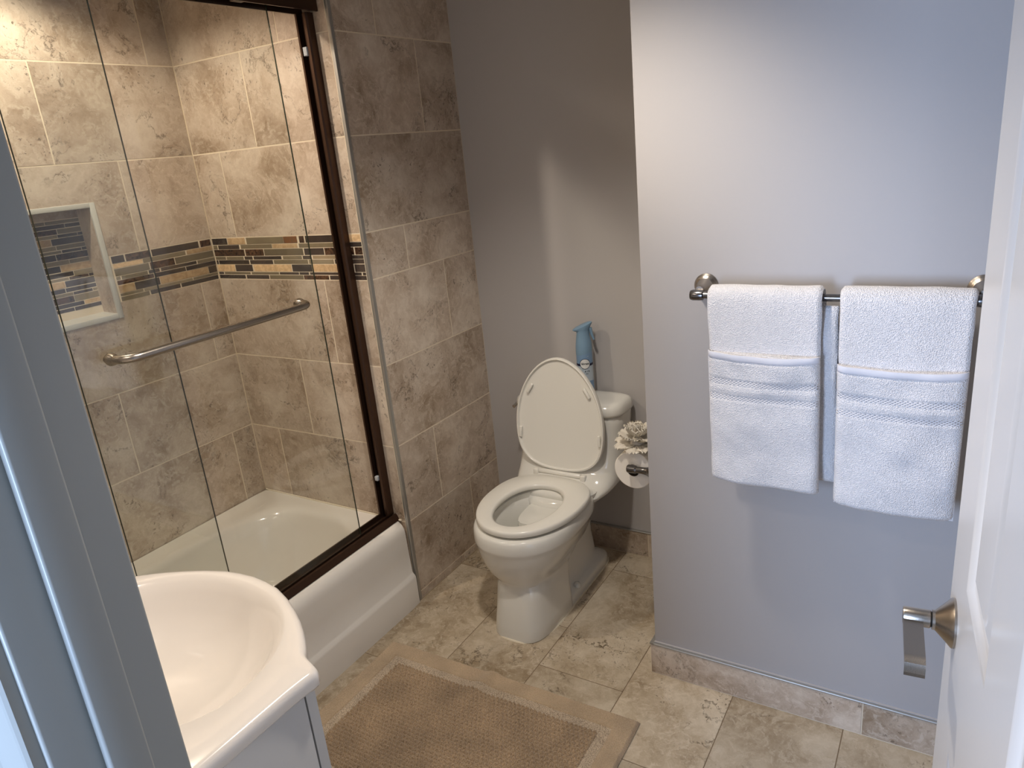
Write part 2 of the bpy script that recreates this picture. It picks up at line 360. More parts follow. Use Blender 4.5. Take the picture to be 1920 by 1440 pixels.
# floor
cols = [(-.0, .3, -.33), (.3, .601, .08), (.601, .899, -.13), (.899, 1.206, -.37), (1.206, 1.512, -.53), (1.512, 1.90, -.33)]
for x0, x1, j in cols:
    ys = [YD]; k = j - .6096 * 4
    while k < Y2 - .02:
        if k > YD + .02: ys.append(k)
        k += .6096
    ys.append(Y2)
    lim = Y2 if x0 < .95 else .0
    for a, b in zip(ys, ys[1:]):
        xa, xb = x0, x1
        if a >= lim and x0 > .95: continue
        b = min(b, lim) if x0 > .95 else b
        g = .0022; cu, cv = (xa + xb) / 2, (a + b) / 2
        me = tile_mesh([(xa + g / 2 - cu, a + g / 2 - cv, xb - g / 2 - cu, b - g / 2 - cv)], M['floor'])
        place('tile', me, '+z', (cu, cv, 0), floor, 0)
box('tile', (1.017, YH - .3, -.006), (1.79, YD - .003, 0), M['floor'], floor)
# baseboards: tile strips under an aluminium edge profile
def baseboard(name, a, b, y, jts):
    t = thing(name, kind='structure')
    us = [a] + jts + [b]
    for u, v in zip(us, us[1:]):
        me = tile_mesh([(u + .0015 - (u + v) / 2, -.052, v - .0015 - (u + v) / 2, .052)], M['tile'], t=.009)
        place('tile', me, '-y', ((u + v) / 2, y - .010, .055), t, 0)
    box('grout_line', (a, y - .0085, .0), (b, y - .0005, .109), M['grout'], t)
    def prof(bm):
        pr = [(-.0005, .1085), (-.0115, .1085), (-.0125, .1100), (-.0125, .1115), (-.011, .1135), (-.0005, .1145)]
        loft(bm, [[(a, y + p, z) for p, z in pr], [(b, y + p, z) for p, z in pr]])
    mk('edge_profile', prof, M['schluter'], t, 20)
    return t
bt = baseboard('baseboard_towel', X3 - .012, XR, 0, [1.557])
box('caulk_line', (X3, -.005, .1145), (XR, 0, .117), M['paint'], bt)
bb = baseboard('baseboard_back', .0, X3, Y2, [.70])
bs = thing('baseboard_alcove_right', kind='structure')
me = tile_mesh([(-.31, -.052, .31, .052)], M['tile'], t=.009); place('tile', me, '-x', (X3 - .010, .31, .055), bs, 0)
box('edge_profile', (X3 - .0125, -.0125, .1085), (X3 - .0005, Y2 - .013, .1145), M['schluter'], bs)

# outside corner profile between shower end and alcove
tr1 = thing('trim_1', kind='structure')
def cornerp(bm):
    pr = [(-.0105, -.0005), (-.0105, -.0022), (-.003, -.0032), (.0015, -.0022), (.0028, .002), (.0022, .0105), (.0005, .0105), (0, .0)]
    loft(bm, [[(x, y, 0.001) for x, y in pr], [(x, y, CEIL) for x, y in pr]])
mk('edge_profile', cornerp, M['schluter'], tr1, 25)
box('caulk_line', (-.0135, -.001, .001), (-.0108, .001, CEIL), M['caulk'], tr1)

# ------------------------------------------------------------------ mosaic band
E1 = [[(-.781, -.692, 'K'), (-.689, -.59, 'S'), (-.583, -.384, 'G'), (-.384, -.314, 'O'), (-.305, -.279, 'M'), (-.274, -.08, 'K'), (-.076, -.0125, 'S')], [(-.78, -.756, 'G'), (-.751, -.629, 'K'), (-.622, -.449, 'G'), (-.449, -.318, 'S'), (-.311, -.141, 'G'), (-.136, -.013, 'K')], [(-.781, -.606, 'M'), (-.601, -.5, 'M'), (-.498, -.294, 'G'), (-.29, -.192, 'K'), (-.19, -.053, 'M'), (-.049, -.013, 'M')], [(-.78, -.719, 'G'), (-.715, -.617, 'G'), (-.612, -.567, 'K'), (-.562, -.411, 'K'), (-.404, -.306, 'G'), (-.302, -.259, 'K'), (-.253, -.086, 'L'), (-.082, -.013, 'K')], [(-.78, -.768, 'K'), (-.765, -.59, 'K'), (-.585, -.46, 'K'), (-.456, -.279, 'G'), (-.275, -.154, 'G'), (-.15, -.013, 'K')], [(-.78, -.678, 'S'), (-.676, -.577, 'K'), (-.572, -.368, 'S'), (-.366, -.265, 'K'), (-.263, -.066, 'S'), (-.062, -.013, 'K')], [(-.78, -.75, 'K'), (-.747, -.595, 'G'), (-.59, -.439, 'G'), (-.437, -.335, 'K'), (-.333, -.285, 'K'), (-.281, -.132, 'K'), (-.13, -.034, 'K'), (-.03, -.013, 'K')], [(-.78, -.627, 'K'), (-.622, -.496, 'K'), (-.493, -.316, 'G'), (-.314, -.19, 'M'), (-.186, -.013, 'K')]]
E2 = [[(-.405, -.358, 'K'), (-.354, -.259, 'M'), (-.255, -.059, 'K'), (-.053, -.006, 'M')], [(-.405, -.294, 'S'), (-.294, -.121, 'G'), (-.117, -.004, 'S')], [(-.405, -.274, 'G'), (-.271, -.173, 'M'), (-.171, -.004, 'G')], [(-.405, -.388, 'G'), (-.385, -.286, 'G'), (-.283, -.239, 'K'), (-.235, -.084, 'K'), (-.081, -.003, 'G')], [(-.405, -.265, 'M'), (-.26, -.135, 'K'), (-.134, -.003, 'K')], [(-.405, -.345, 'S'), (-.345, -.248, 'K'), (-.247, -.041, 'S'), (-.041, -.003, 'K')], [(-.405, -.318, 'G'), (-.315, -.116, 'G'), (-.114, -.003, 'G')], [(-.405, -.298, 'G'), (-.294, -.172, 'K'), (-.169, -.004, 'K')]]
HS = [.0257, .0172, .0262, .0136, .0172, .0277, .0111, .0166]
def strip(face, plane, u0, u1, z0, z1, key, parent, name='mosaic_strip'):
    cu, cv = (u0 + u1) / 2, (z0 + z1) / 2
    me = tile_mesh([(u0 + .0008 - cu, z0 + .001 - cv, u1 - .0008 - cu, z1 - .001 - cv)], MOS[key], .0008, .006)
    c = (cu, plane, cv) if face == '-y' else (plane, cu, cv)
    return place(name, me, face, c, parent, .0006)
def band(rows, face, plane, parent):
    z = 1.4095
    for row, h in zip(rows, HS):
        for a, b, k in row: strip(face, plane, a, b, z - h, z, k, parent)
        z -= h
band(E1, '-y', -.0004, wall_end)
band(E2, '+x', X0 + .0004, wall_left)
# the band goes on past the niche towards the door end of the tub
z = 1.4095
for ri, h in enumerate(HS):
    u = NY0 - .022; i = 0
    while u > YD + .02:
        w = min(random.choice([.05, .09, .13, .18]), u - YD); strip('+x', X0 + .0004, u - w, u, z - h, z, random.choice('KKGGSM'), wall_left); u -= w
    z -= h
# niche: mosaic back, stone reveals, pale frame
niche = thing('trim_2', kind='structure')
XB = X0 - ND
nrows = ['GG', 'kK', 'MG', 'GKk', 'SK', 'GG', 'GKK', 'KM', 'GG', 'KS', 'KG', 'GMk', 'SK', 'KK', 'GKG', 'MG', 'KS', 'KK']
nh = [.013, .015, .019, .012, .024, .016, .012, .023, .016, .024, .018, .012, .024, .017, .012, .024, .016, .015]
sc = (.300) / sum(nh); z = NZ1 - .032
splits = [.235, .38, .16, .235, .245, .20, .30, .22, .13, .26, .12, .13, .26, .22, .19, .17, .10, .19]
for row, h, s in zip(nrows, nh, splits):
    h *= sc; u = NY1 - .001
    cuts = [NY1 - .001]
    if len(row) == 2: cuts += [NY1 - (.015 + (.235 - abs(s - .235)) * .42)]
    else: cuts += [NY1 - .018, NY1 - .085]
    cuts += [cuts[-1] - .10, cuts[-1] - .19, NY0 + .001]
    keys = [c.upper() for c in row[::-1]] + ['K', 'G', 'S']
    for a, b, k in zip(cuts, cuts[1:], keys): strip('+x', XB + .002, b, a, z - h, z, k, wall_left)
    z -= h
place('tile', tile_mesh([(-.185, -.0145, .185, .0145)], M['tile']), '+x', (XB + .002, (NY0 + NY1) / 2, NZ1 - .0155), wall_left)
box('reveal_tile', (XB, NY1 - .0015, NZ0 - .004), (X0 - .001, NY1 + .008, NZ1 + .004), M['tile'], wall_left)
box('reveal_tile', (XB, NY0 - .008, NZ0 - .004), (X0 - .001, NY0 + .0015, NZ1 + .004), M['tile'], wall_left)
box('reveal_tile', (XB, NY0, NZ1 - .0015), (X0 - .001, NY1, NZ1 + .008), M['tile'], wall_left)
bm = bmesh.new(); loft(bm, [[(XB, NY0, NZ0 + .0055), (X0 - .001, NY0, NZ0 + .0015), (X0 - .001, NY0, NZ0 - .008), (XB, NY0, NZ0 - .008)], [(XB, NY1, NZ0 + .0055), (X0 - .001, NY1, NZ0 + .0015), (X0 - .001, NY1, NZ0 - .008), (XB, NY1, NZ0 - .008)]])
link('reveal_tile', mesh(bm), M['nichetrim'], wall_left)
def nframe(bm):
    w = .015
    abox(bm, (X0 - .006, NY1 - .003, NZ0 - w), (X0 + .0035, NY1 + w, NZ1 + w), .0015, 2)
for a, b in (((NY1 - .003, NZ0 - .015), (NY1 + .015, NZ1 + .013)), ((NY0 - .015, NZ0 - .015), (NY0 + .003, NZ1 + .013)), ((NY0 + .003, NZ1 - .003), (NY1 - .003, NZ1 + .013)), ((NY0 + .003, NZ0 - .015), (NY1 - .003, NZ0 + .003))):
    box('frame_bar', (X0 - .006, a[0], a[1]), (X0 + .0035, b[0], b[1]), M['nichetrim'], niche, bev=.0015)
    
# ------------------------------------------------------------------ door frame (left jamb, head, hall casing)
jb = thing('trim_3', kind='structure')
def Lbox(name, a, b, bev=.002): return box(name, a, b, M['trimpaint'], jb, bev=bev)
Lbox('jamb_board', (DX0 - .018, YH, 0), (DX0, YD, DH), .003)
Lbox('jamb_board', (DX1, YH, 0), (DX1 + .018, YD, DH), .003)
Lbox('jamb_board', (DX0 - .018, YH, DH), (DX1 + .018, YD, DH + .018), .003)
Lbox('door_stop', (DX0, -1.5636, 0), (DX0 + .012, -1.525, DH), .003)
Lbox('door_stop', (DX1 - .012, -1.5636, 0), (DX1, -1.5255, DH), .003)
Lbox('door_stop', (DX0 + .012, -1.5636, DH - .012), (DX1 - .012, -1.5255, DH), .003)
def casing(x0, sgn):
    def f(bm):
        pr = [(0, 0), (0, -.010), (.003, -.013), (.010, -.013), (.014, -.011), (.030, -.013), (.040, -.017), (.044, -.019), (.056, -.019), (.058, -.016), (.058, 0)]
        loft(bm, [[(x0 + sgn * u, YH + v, 0) for u, v in pr], [(x0 + sgn * u, YH + v, DH + .06) for u, v in pr]])
    mk('casing', f, M['trimpaint'], jb, 20)
casing(DX0 - .006, -1); casing(DX1 + .006, 1)
Lbox('strike_plate', (DX0 - .002, -1.52, .90), (DX0 + .0008, -1.492, .99), .0003).data.materials[0] = M['nickel']

# ------------------------------------------------------------------ door leaf, six moulded panels, open into the room
P0, PH = Vector((1.714, -.738, 0)), Vector((1.787, -1.505, 0))
dw = (P0 - PH).length; ang = math.atan2(P0.y - PH.y, P0.x - PH.x)
door = thing('door_1', kind='structure', loc=(PH.x, PH.y, 0), rot=(0, 0, ang))
# local: +x hinge->latch, visible face at y=0 looking to +y (room side), body towards -y
TH = .035; zb, ztp = .012, 2.02
st = .136; mu = .134; pw = (dw - 2 * st - mu) / 2
xs = [(st, st + pw), (st + pw + mu, st + 2 * pw + mu)]
zs = [(.24, .80), (1.054, 1.646), (1.752, 1.93)]
def leaf(bm):
    for (a, b) in ((0, st), (st + pw, st + pw + mu), (dw - st, dw)): abox(bm, (a, -TH, zb), (b, 0, ztp))
    zz = [zb] + [c for z in zs for c in z] + [ztp]
    for k in range(0, len(zz), 2):
        for (a, b) in xs: abox(bm, (a, -TH, zz[k]), (b, 0, zz[k + 1]))
bm = bmesh.new(); leaf(bm); bmesh.ops.remove_doubles(bm, verts=bm.verts, dist=1e-5)
link('door_leaf', mesh(bm), M['door'], door)
def panel(bm, x0, x1, z0, z1):
    for s, yb in ((1, 0), (-1, -TH)):
        steps = [(0, 0), (.004, -.001), (.010, -.0065), (.016, -.008), (.022, -.008), (.040, -.0025), (.046, -.002)]
        rings = [[(x0 + i, yb + s * d, z0 + i), (x1 - i, yb + s * d, z0 + i), (x1 - i, yb + s * d, z1 - i), (x0 + i, yb + s * d, z1 - i)] for i, d in steps]
        loft(bm, rings, cap0=False)
for (a, b) in xs:
    for (c, d) in zs:
        bm = bmesh.new(); panel(bm, a, b, c, d); auto_smooth(link('raised_panel', mesh(bm), M['door'], door), 60)
# lever
lv = thing('lever_handle', parent=door); lv.location = (dw - .066, 0, .957)
RX = Matrix.Rotation(-pi / 2, 4, 'X')   # local z -> +y
mk('rosette', lambda bm: lathe(bm, [(.034, 0), (.034, .003), (.033, .0045), (.028, .009), (.016, .021), (.0135, .0235), (.0135, .027)], 40, RX), M['nickel'], lv, 30)
mk('collar', lambda bm: lathe(bm, [(.0105, .027), (.0105, .0285)], 24, RX), M['black'], lv, 30)
def lever(bm):
    lathe(bm, [(.0115, .0285), (.0125, .0295), (.0125, .0605), (.0115, .0625)], 32, RX)
    # flat paddle running back towards the hinge, its end turned down
    def sec(x, z0, z1, y0=.038, y1=.0625): return [(x, y0, z0), (x, y1, z0), (x, y1, z1), (x, y0, z1)]
    rings = [sec(.004, -.006, .0035), sec(-.02, -.0075, .0015), sec(-.05, -.0085, .000), sec(-.082, -.0095, -.001), sec(-.092, -.0105, -.002), sec(-.097, -.014, -.005), sec(-.099, -.019, -.010), sec(-.099, -.024, -.022)]
    loft(bm, rings)
mk('lever', lever, M['nickel'], lv, 30)
# hinges
for z in (.25, 1.05, 1.8):
    mk('hinge', lambda bm: lathe(bm, [(.006, -.045), (.006, .045)], 12, Matrix.Translation((-.004, .004, z))), M['nickel'], door)

# ------------------------------------------------------------------ bathtub
def super_pt(cx, cy, a, b, n, t):
    c, s = cos(t), sin(t)
    r = (abs(c / a) ** n + abs(s / b) ** n) ** (-1 / n)
    return cx + r * c, cy + r * s
def ring(cx, cy, a, b, n, z, N_=160):
    # even-ish spacing for long shapes: warp angle by aspect
    out = []
    for j in range(N_):
        t = 2 * pi * j / N_; t = math.atan2(sin(t) * b, cos(t) * a)
        x, y = super_pt(cx, cy, a, b, n, t); out.append((x, y, z))
    return out
tub = thing('bathtub', 'white enamelled alcove bathtub below the sliding glass doors', 'bathtub', (-.385, -.745, 0))
def tubm(bm):
    ya, yb = YD + .003, -.003
    cy = (ya + yb) / 2; hy = (yb - ya) / 2
    xl = X0 + .003; cx0 = -.385
    def rect(xr, z, e=60, k=0):
        cx = (xl + k + xr) / 2; return ring(cx, cy, (xr - xl - k) / 2, hy - k, e, z)
    R_ = [rect(.012, 0), rect(.012, .112), rect(.009, .120), rect(.002, .128), rect(-.002, .134), rect(-.006, .22), rect(-.008, .295)]
    for k in range(1, 7):
        t = k / 6 * pi / 2; R_.append(rect(-.008 - .034 * (1 - cos(t)), .295 + .048 * sin(t)))
    H = .343
    R_.append(ring(-.385, cy, .318, .700, 9, H - .001))
    R_.append(ring(-.385, cy, .300, .680, 5.0, H - .002)); R_.append(ring(-.385, cy, .288, .667, 4.2, H - .008))
    R_.append(ring(-.385, cy, .278, .655, 3.8, H - .025)); R_.append(ring(-.387, cy, .268, .640, 3.6, H - .07))
    R_.append(ring(-.388, cy - .015, .250, .600, 3.4, H - .17)); R_.append(ring(-.388, cy - .02, .235, .570, 3.2, H - .24))
    R_.append(ring(-.388, cy - .02, .215, .545, 3.0, H - .268)); R_.append(ring(-.388, cy - .02, .17, .48, 2.8, H - .282)); R_.append(ring(-.388, cy - .02, .06, .3, 2.2, H - .286))
    loft(bm, R_, cap0=False)
    bmesh.ops.translate(bm, verts=bm.verts, vec=(.385, .745, 0))
mk('tub_shell', tubm, M['tub'], tub, 60)
mk('drain', lambda bm: lathe(bm, [(.03, 0), (.03, .004), (.02, .006), (.005, .003)], 24, Matrix.Translation((0, -.50, .058))), M['chrome'], tub)
box('caulk_line', (X0 + .0035 + .385, -.0 + .745 - .006, .3425), (-.03 + .385, .745 - .001, .347), M['caulk'], tub)

# ------------------------------------------------------------------ sliding shower doors
XO, XI = -.064, -.089     # outer and inner glass planes
fr = thing('shower_door_frame', 'dark bronze frame of the sliding shower door with header, side channel and bottom track', 'door frame', (-.085, -.74, 0))
def F(name, a, b, mat='bronze', bev=.002):
    o = (-.085, -.74, 0); return box(name, tuple(a[i] - o[i] for i in range(3)), tuple(b[i] - o[i] for i in range(3)), M[mat], fr, bev=bev)
def hdr(bm):
    pr = [(-.112, 2.078), (-.112, 2.135), (-.100, 2.140), (-.052, 2.140), (-.042, 2.130), (-.040, 2.115), (-.040, 2.078), (-.046, 2.078), (-.046, 2.110), (-.106, 2.110), (-.106, 2.078)]
    loft(bm, [[(x + .085, YD + .005 + .74, z) for x, z in pr], [(x + .085, -.0025 + .74, z) for x, z in pr]])
mk('header_rail', hdr, M['bronze'], fr, 25)
def sidech(bm, y0, s):
    pr = [(-.112, 0), (-.112, .030), (-.104, .031), (-.104, .006), (-.096, .006), (-.092, .020), (-.084, .022), (-.078, .030), (-.068, .030), (-.064, .024), (-.064, 0)]
    loft(bm, [[(x + .085, y0 + s * y + .74, .366) for x, y in pr], [(x + .085, y0 + s * y + .74, 2.078) for x, y in pr]])
mk('side_channel', lambda bm: sidech(bm, -.001, -1), M['bronze'], fr, 20)
mk('side_channel', lambda bm: sidech(bm, YD + .005, 1), M['bronze'], fr, 20)
def btrack(bm):
    pr = [(-.114, .3445), (-.114, .368), (-.106, .370), (-.104, .352), (-.080, .352), (-.078, .366), (-.074, .366), (-.072, .352), (-.060, .352), (-.057, .368), (-.050, .366), (-.043, .352), (-.040, .3445)]
    loft(bm, [[(x + .085, YD + .005 + .74, z) for x, z in pr], [(x + .085, -.0015 + .74, z) for x, z in pr]])
mk('bottom_track', btrack, M['bronze'], fr, 20)
F('bumper', (-.096, -.036, 1.958), (-.080, -.022, 1.984), 'clear', .002)
F('bumper', (-.098, -.036, .512), (-.084, -.022, .530), 'clear', .002)
def glass(name, x, y0, y1, label):
    t = thing(name, label, 'glass door', (x, (y0 + y1) / 2, .372))
    h = 1.72; w = (y1 - y0) / 2
    box('glass_pane', (-.0025, -w, 0), (.0025, w, h), M['glass'], t)
    box('glass_edge', (-.0026, w, 0), (.0026, w + .0008, h), M['glass_edge'], t)
    box('glass_edge', (-.0026, -w - .0008, 0), (.0026, -w, h), M['glass_edge'], t)
    for s in (-1, 1): box('roller_bracket', (-.006, s * (w - .10) - .02, h - .012), (.006, s * (w - .10) + .02, h + .014), M['bronze'], t, bev=.002)
    return t
gi = glass('glass_panel', XI, YD + .02, -.696, 'inner clear glass shower panel without a bar, behind the other pane')
go = glass('glass_panel', XO, -.963, -.183, 'outer clear glass shower panel carrying the brushed nickel towel bar')
oy = (-.963 - .183) / 2
def tbar(bm):
    A, B = -.880 - oy, -.268 - oy; z = 1.236 - .372; r = .011; dx = .062
    pts = [(.004, A, z)]
    for k in range(0, 9):
        t = k / 8 * pi / 2; pts.append((.022 + (dx - .022) * sin(t), A + .045 * (1 - cos(t)), z))
    for k in range(8, -1, -1):
        t = k / 8 * pi / 2; pts.append((.022 + (dx - .022) * sin(t), B - .045 * (1 - cos(t)), z))
    pts.append((.004, B, z))
    tube(bm, pts, r, 20)
    for y in (A, B): lathe(bm, [(.016, .003), (.0165, .006), (.0145, .015), (.0115, .022)], 24, Matrix.Translation((0, y, z)) @ Matrix.Rotation(pi / 2, 4, 'Y'))
tag(mk('towel_bar', tbar, M['nickel'], go, 40), 'brushed nickel bar')
for y in (-.880, -.268):
    mk('fixing_cap', lambda bm: lathe(bm, [(.012, -.009), (.012, -.003)], 20, Matrix.Translation((0, y - oy, 1.236 - .372)) @ Matrix.Rotation(pi / 2, 4, 'Y')), M['nickel'], go)

# ------------------------------------------------------------------ toilet
TX = .447
toi = thing('toilet', 'off-white one-piece toilet with raised lid, standing in the tiled alcove', 'toilet', (TX, .30, 0))
def egg(yf, yb, hw, z, nf=2.2, nb=2.6, yw=.45, n=72, x0=0):
    """closed outline: front at yf, back at yb, half width hw reached at fraction yw from the front"""
    ym = yf + (yb - yf) * yw; out = []
    for j in range(n):
        t = 2 * pi * j / n; c, s = cos(t), sin(t)
        b = (ym - yf) if s < 0 else (yb - ym); e = nf if s < 0 else nb
        r = (abs(c / hw) ** e + abs(s / b) ** e) ** (-1 / e)
        out.append((x0 + r * c, ym + r * s - .30, z))
    return out
def toilet_body(bm):
    def col(yf, yb, hw, z, nf=3.9): return egg(yf, yb, hw, z, nf, 8, .80, x0=.010)
    R_ = [col(-.060, .215, .107, .002), col(-.060, .215, .108, .004), col(-.054, .215, .105, .05), col(-.044, .215, .101, .10), col(-.034, .218, .0985, .15), col(-.026, .224, .098, .180),
          egg(-.025, .25, .100, .195, 2.8, 5, .7, x0=.008), egg(-.034, .30, .112, .212, 2.6, 4, .6, x0=.004), egg(-.052, .40, .128, .240, 2.5, 3.2), egg(-.066, .41, .152, .275, 2.35, 3), egg(-.074, .42, .166, .310, 2.3, 3),
          egg(-.077, .42, .174, .330, 2.25, 3), egg(-.080, .425, .178, .342, 2.2, 3), egg(-.082, .43, .182, .349, 2.2, 3), egg(-.083, .43, .1835, .356, 2.2, 3), egg(-.081, .43, .183, .375, 2.2, 3), egg(-.079, .43, .181, .390, 2.2, 3),
          egg(-.074, .43, .176, .398, 2.2, 3), egg(-.064, .43, .168, .4015, 2.2, 3)]
    # over the rim and down into the bowl
    R_ += [egg(-.030, .315, .128, .402, 2.1, 2.3, .5), egg(-.024, .308, .120, .397, 2.1, 2.3, .5), egg(-.026, .310, .124, .375, 2.1, 2.3, .5), egg(-.022, .30, .118, .365, 2.1, 2.2, .5), egg(0.0, .29, .102, .32, 2, 2.1, .52),
           egg(.035, .275, .085, .27, 2, 2, .55), egg(.07, .265, .065, .22, 2, 2, .58), egg(.10, .25, .05, .18, 2, 2, .6), egg(.13, .23, .03, .165, 2, 2, .6)]
    loft(bm, R_)
body = mk('bowl', toilet_body, M['china'], toi, 50)
body.data.materials.append(M['china'])
def trap(bm):
    def rr(hw, y0, y1, z, e=7): 
        return [(p[0] + .006, p[1], z) for p in egg(y0, y1, hw, z, e, e, .5)]
    loft(bm, [rr(.109, .12, .560, 0), rr(.110, .12, .562, .004), rr(.110, .12, .562, .028), rr(.105, .12, .557, .040, 6), rr(.088, .12, .545, .047, 5), rr(.072, .10, .53, .062, 5), rr(.066, .10, .52, .16, 5),
              rr(.066, .10, .52, .26, 5), rr(.070, .12, .52, .36, 4)])
mk('pedestal', trap, M['china'], toi, 50)
def tank(bm):
    def tr_(hw, y0, y1, z, e=5): return egg(y0, y1, hw, z, e * .72, e * 1.6, .55)
    loft(bm, [tr_(.090, .26, .50, .300, 3.2), tr_(.120, .25, .53, .325, 3.2), tr_(.150, .25, .560, .348, 3.2), tr_(.176, .26, .580, .368, 3.4), tr_(.194, .28, .592, .384, 3.8), tr_(.203, .315, .600, .398, 4.2),
              tr_(.208, .350, .604, .412, 4.6), tr_(.210, .380, .605, .432), tr_(.211, .402, .607, .46), tr_(.212, .416, .607, .49), tr_(.213, .428, .608, .55), tr_(.218, .438, .609, .62), tr_(.221, .441, .610, .655), tr_(.219, .443, .609, .6585)])
mk('tank', tank, M['china'], toi, 50)
def deck(bm):
    loft(bm, [egg(.29, .50, .120, .34, 4, 4, .5), egg(.285, .50, .150, .37, 4, 4, .5), egg(.28, .50, .166, .392, 4, 4, .5), egg(.285, .50, .166, .404, 4, 4, .5), egg(.295, .49, .158, .409, 4, 4, .5)])
mk('hinge_deck', deck, M['china'], toi, 50)
def tlid(bm):
    def tr_(hw, y0, y1, z, e=5): return egg(y0, y1, hw, z, e * .72, e * 1.6, .55)
    loft(bm, [tr_(.222, .437, .611, .660), tr_(.226, .432, .613, .664), tr_(.227, .430, .613, .672), tr_(.226, .431, .613, .688), tr_(.222, .436, .612, .698), tr_(.214, .444, .608, .706), tr_(.20, .455, .60, .710), tr_(.15, .47, .58, .713), tr_(.06, .50, .55, .714)])
mk('tank_lid', tlid, M['china'], toi, 60)
# seat ring
def seat(bm):
    prof = [(1.0, .4115), (1.006, .416), (1.006, .424), (.99, .4305), (.96, .4325)]
    O = dict(yf=-.066, yb=.382, hw=.187); I = dict(yf=.000, yb=.296, hw=.108)
    def outer(k, z): return egg(-.066 + (1 - k) * .2, .382 - (1 - k) * .2, .187 * k, z, 2.08, 2.6, .57)
    def inner(d, z): return egg(-.018 - d, .296 + d, .110 + d, z, 2.05, 2.2, .53)
    rings = [outer(.97, .4105), outer(.995, .412), outer(1.0, .416), outer(1.0, .424), outer(.99, .4295), outer(.965, .4325)] + [inner(.010, .4325), inner(.003, .430), inner(0, .425), inner(0, .416), inner(.003, .4115)]
    vs = loft(bm, rings, False, False)
    n = len(rings[0])
    for j in range(n): bm.faces.new((vs[-1][j], vs[-1][(j + 1) % n], vs[0][(j + 1) % n], vs[0][j]))
mk('seat', seat, M['seat'], toi, 50)
# lid: built flat (front towards -y from the hinge), then swung up about the hinge line
HY, HZ = .388, .437; LT = radians(-96)
lidp = thing('lid', parent=toi, loc=(0, HY - .30, HZ), rot=(LT, 0, 0))
def lid_ring(k, z, dy=0): 
    return [(p[0], p[1] + .30 - .385, z) for p in egg(-.066 + (1 - k) * .2, .372 - (1 - k) * .2, .184 * k, z, 1.88, 2.8, .60)]
def lid(bm):
    # underside (towards the room once raised) is at low z, with a raised rim lip
    R_ = [lid_ring(.93, .004), lid_ring(.945, .0035), lid_ring(.952, -.002), lid_ring(.965, -.0045), lid_ring(.99, -.003), lid_ring(1.0, .002), lid_ring(1.0, .010), lid_ring(.985, .016), lid_ring(.93, .0185), lid_ring(.6, .021), lid_ring(.3, .022)]
    loft(bm, R_)
mk('lid_shell', lid, M['seat'], lidp, 40)
for (bx, by, a) in ((-.119, -.325, 32), (.119, -.325, -32), (-.166, -.150, 4), (.166, -.150, -4)):
    box('bumper', (-.0055, -.022, -.006), (.0055, .022, .003), M['seat'], lidp, bev=.003, loc=(bx, by, 0), rot=(0, 0, radians(a)))
def hinge(bm):
    lathe(bm, [(.009, -.088), (.0105, -.086), (.0105, .086), (.009, .088)], 20, Matrix.Translation((0, HY - .30, .4395)) @ Matrix.Rotation(pi / 2, 4, 'Y'))
mk('hinge_bar', hinge, M['seat'], toi, 40)
for s in (-1, 1): box('hinge_post', (s * .100 - .011, HY - .30 - .013, .410), (s * .100 + .011, HY - .30 + .014, .448), M['seat'], toi, bev=.004)
mk('flush_lever', lambda bm: (lathe(bm, [(.012, -.004), (.012, .003), (.008, .006), (.008, .010)], 20, Matrix.Translation((-.2165, .500 - .30, .668)) @ Matrix.Rotation(-pi / 2, 4, 'Y')), tube(bm, [(-.2235, .200, .668), (-.2245, .180, .666), (-.224, .160, .662)], [.007, .006, .007], 12)), M['chrome'], toi)
for s in (-1, 1): mk('bolt_cap', lambda bm: lathe(bm, [(.014, .0), (.014, .008), (.011, .014), (.005, .017)], 20, Matrix.Translation((s * .096 + .006, .27 - .30, .040))), M['china'], toi, 60)
mk('water', lambda bm: loft(bm, [egg(.100, .25, .052, .190, 2, 2, .6), egg(.085, .258, .0585, .2045, 2, 2, .6)]), M['water'], toi)
def caulk(bm):
    loft(bm, [egg(-.065, .22, .113, .0, 2.9, 8, .80, x0=.010), egg(-.063, .22, .111, .004, 2.9, 8, .80, x0=.010)])
    loft(bm, [[(p[0] + .006, p[1], z) for p in egg(.12, .566, .1145, z, 7, 7, .5)] for z in (0, .003)])
mk('caulk_line', caulk, M['caulk'], toi)

# ------------------------------------------------------------------ air freshener on the tank lid
ca = thing('air_freshener_can', 'pale blue air freshener spray can on the toilet tank behind the raised lid', 'spray can', (.497, .560, .7145), rot=(0, 0, radians(22)))
mk('can_body', lambda bm: lathe(bm, [(.026, 0), (.0300, .001), (.0315, .004), (.0305, .009), (.0305, .178), (.0300, .182)], 40), M['can'], ca)
def band_(bm, r, z0f, z1f, n=48):
    a = [[(r * cos(2 * pi * j / n), r * sin(2 * pi * j / n), f(2 * pi * j / n)) for j in range(n)] for f in (z0f, z1f)]
    loft(bm, a, False, False)
mk('blue_print', lambda bm: band_(bm, .0307, lambda t: .120, lambda t: .168 + .008 * cos(t - .3)), M['canblue'], ca)
mk('blue_print', lambda bm: band_(bm, .0306, lambda t: .003, lambda t: .045 + .008 * cos(t + 1)), M['canblue'], ca)
mk('navy_stripe', lambda bm: band_(bm, .03085, lambda t: .112, lambda t: .121), M['navy'], ca)
def capm(bm):
    n = 40; rings = []
    for r, z, sl in [(.0312, .160, .008), (.0312, .176, .008), (.0305, .190, .006), (.0285, .205, .003), (.0255, .222, 0), (.0240, .236, 0), (.0245, .246, 0)]:
        rings.append([(r * cos(2 * pi * j / n), r * sin(2 * pi * j / n), z + sl * cos(2 * pi * j / n - .3)) for j in range(n)])
    loft(bm, rings)
mk('cap', capm, M['cap'], ca, 40)
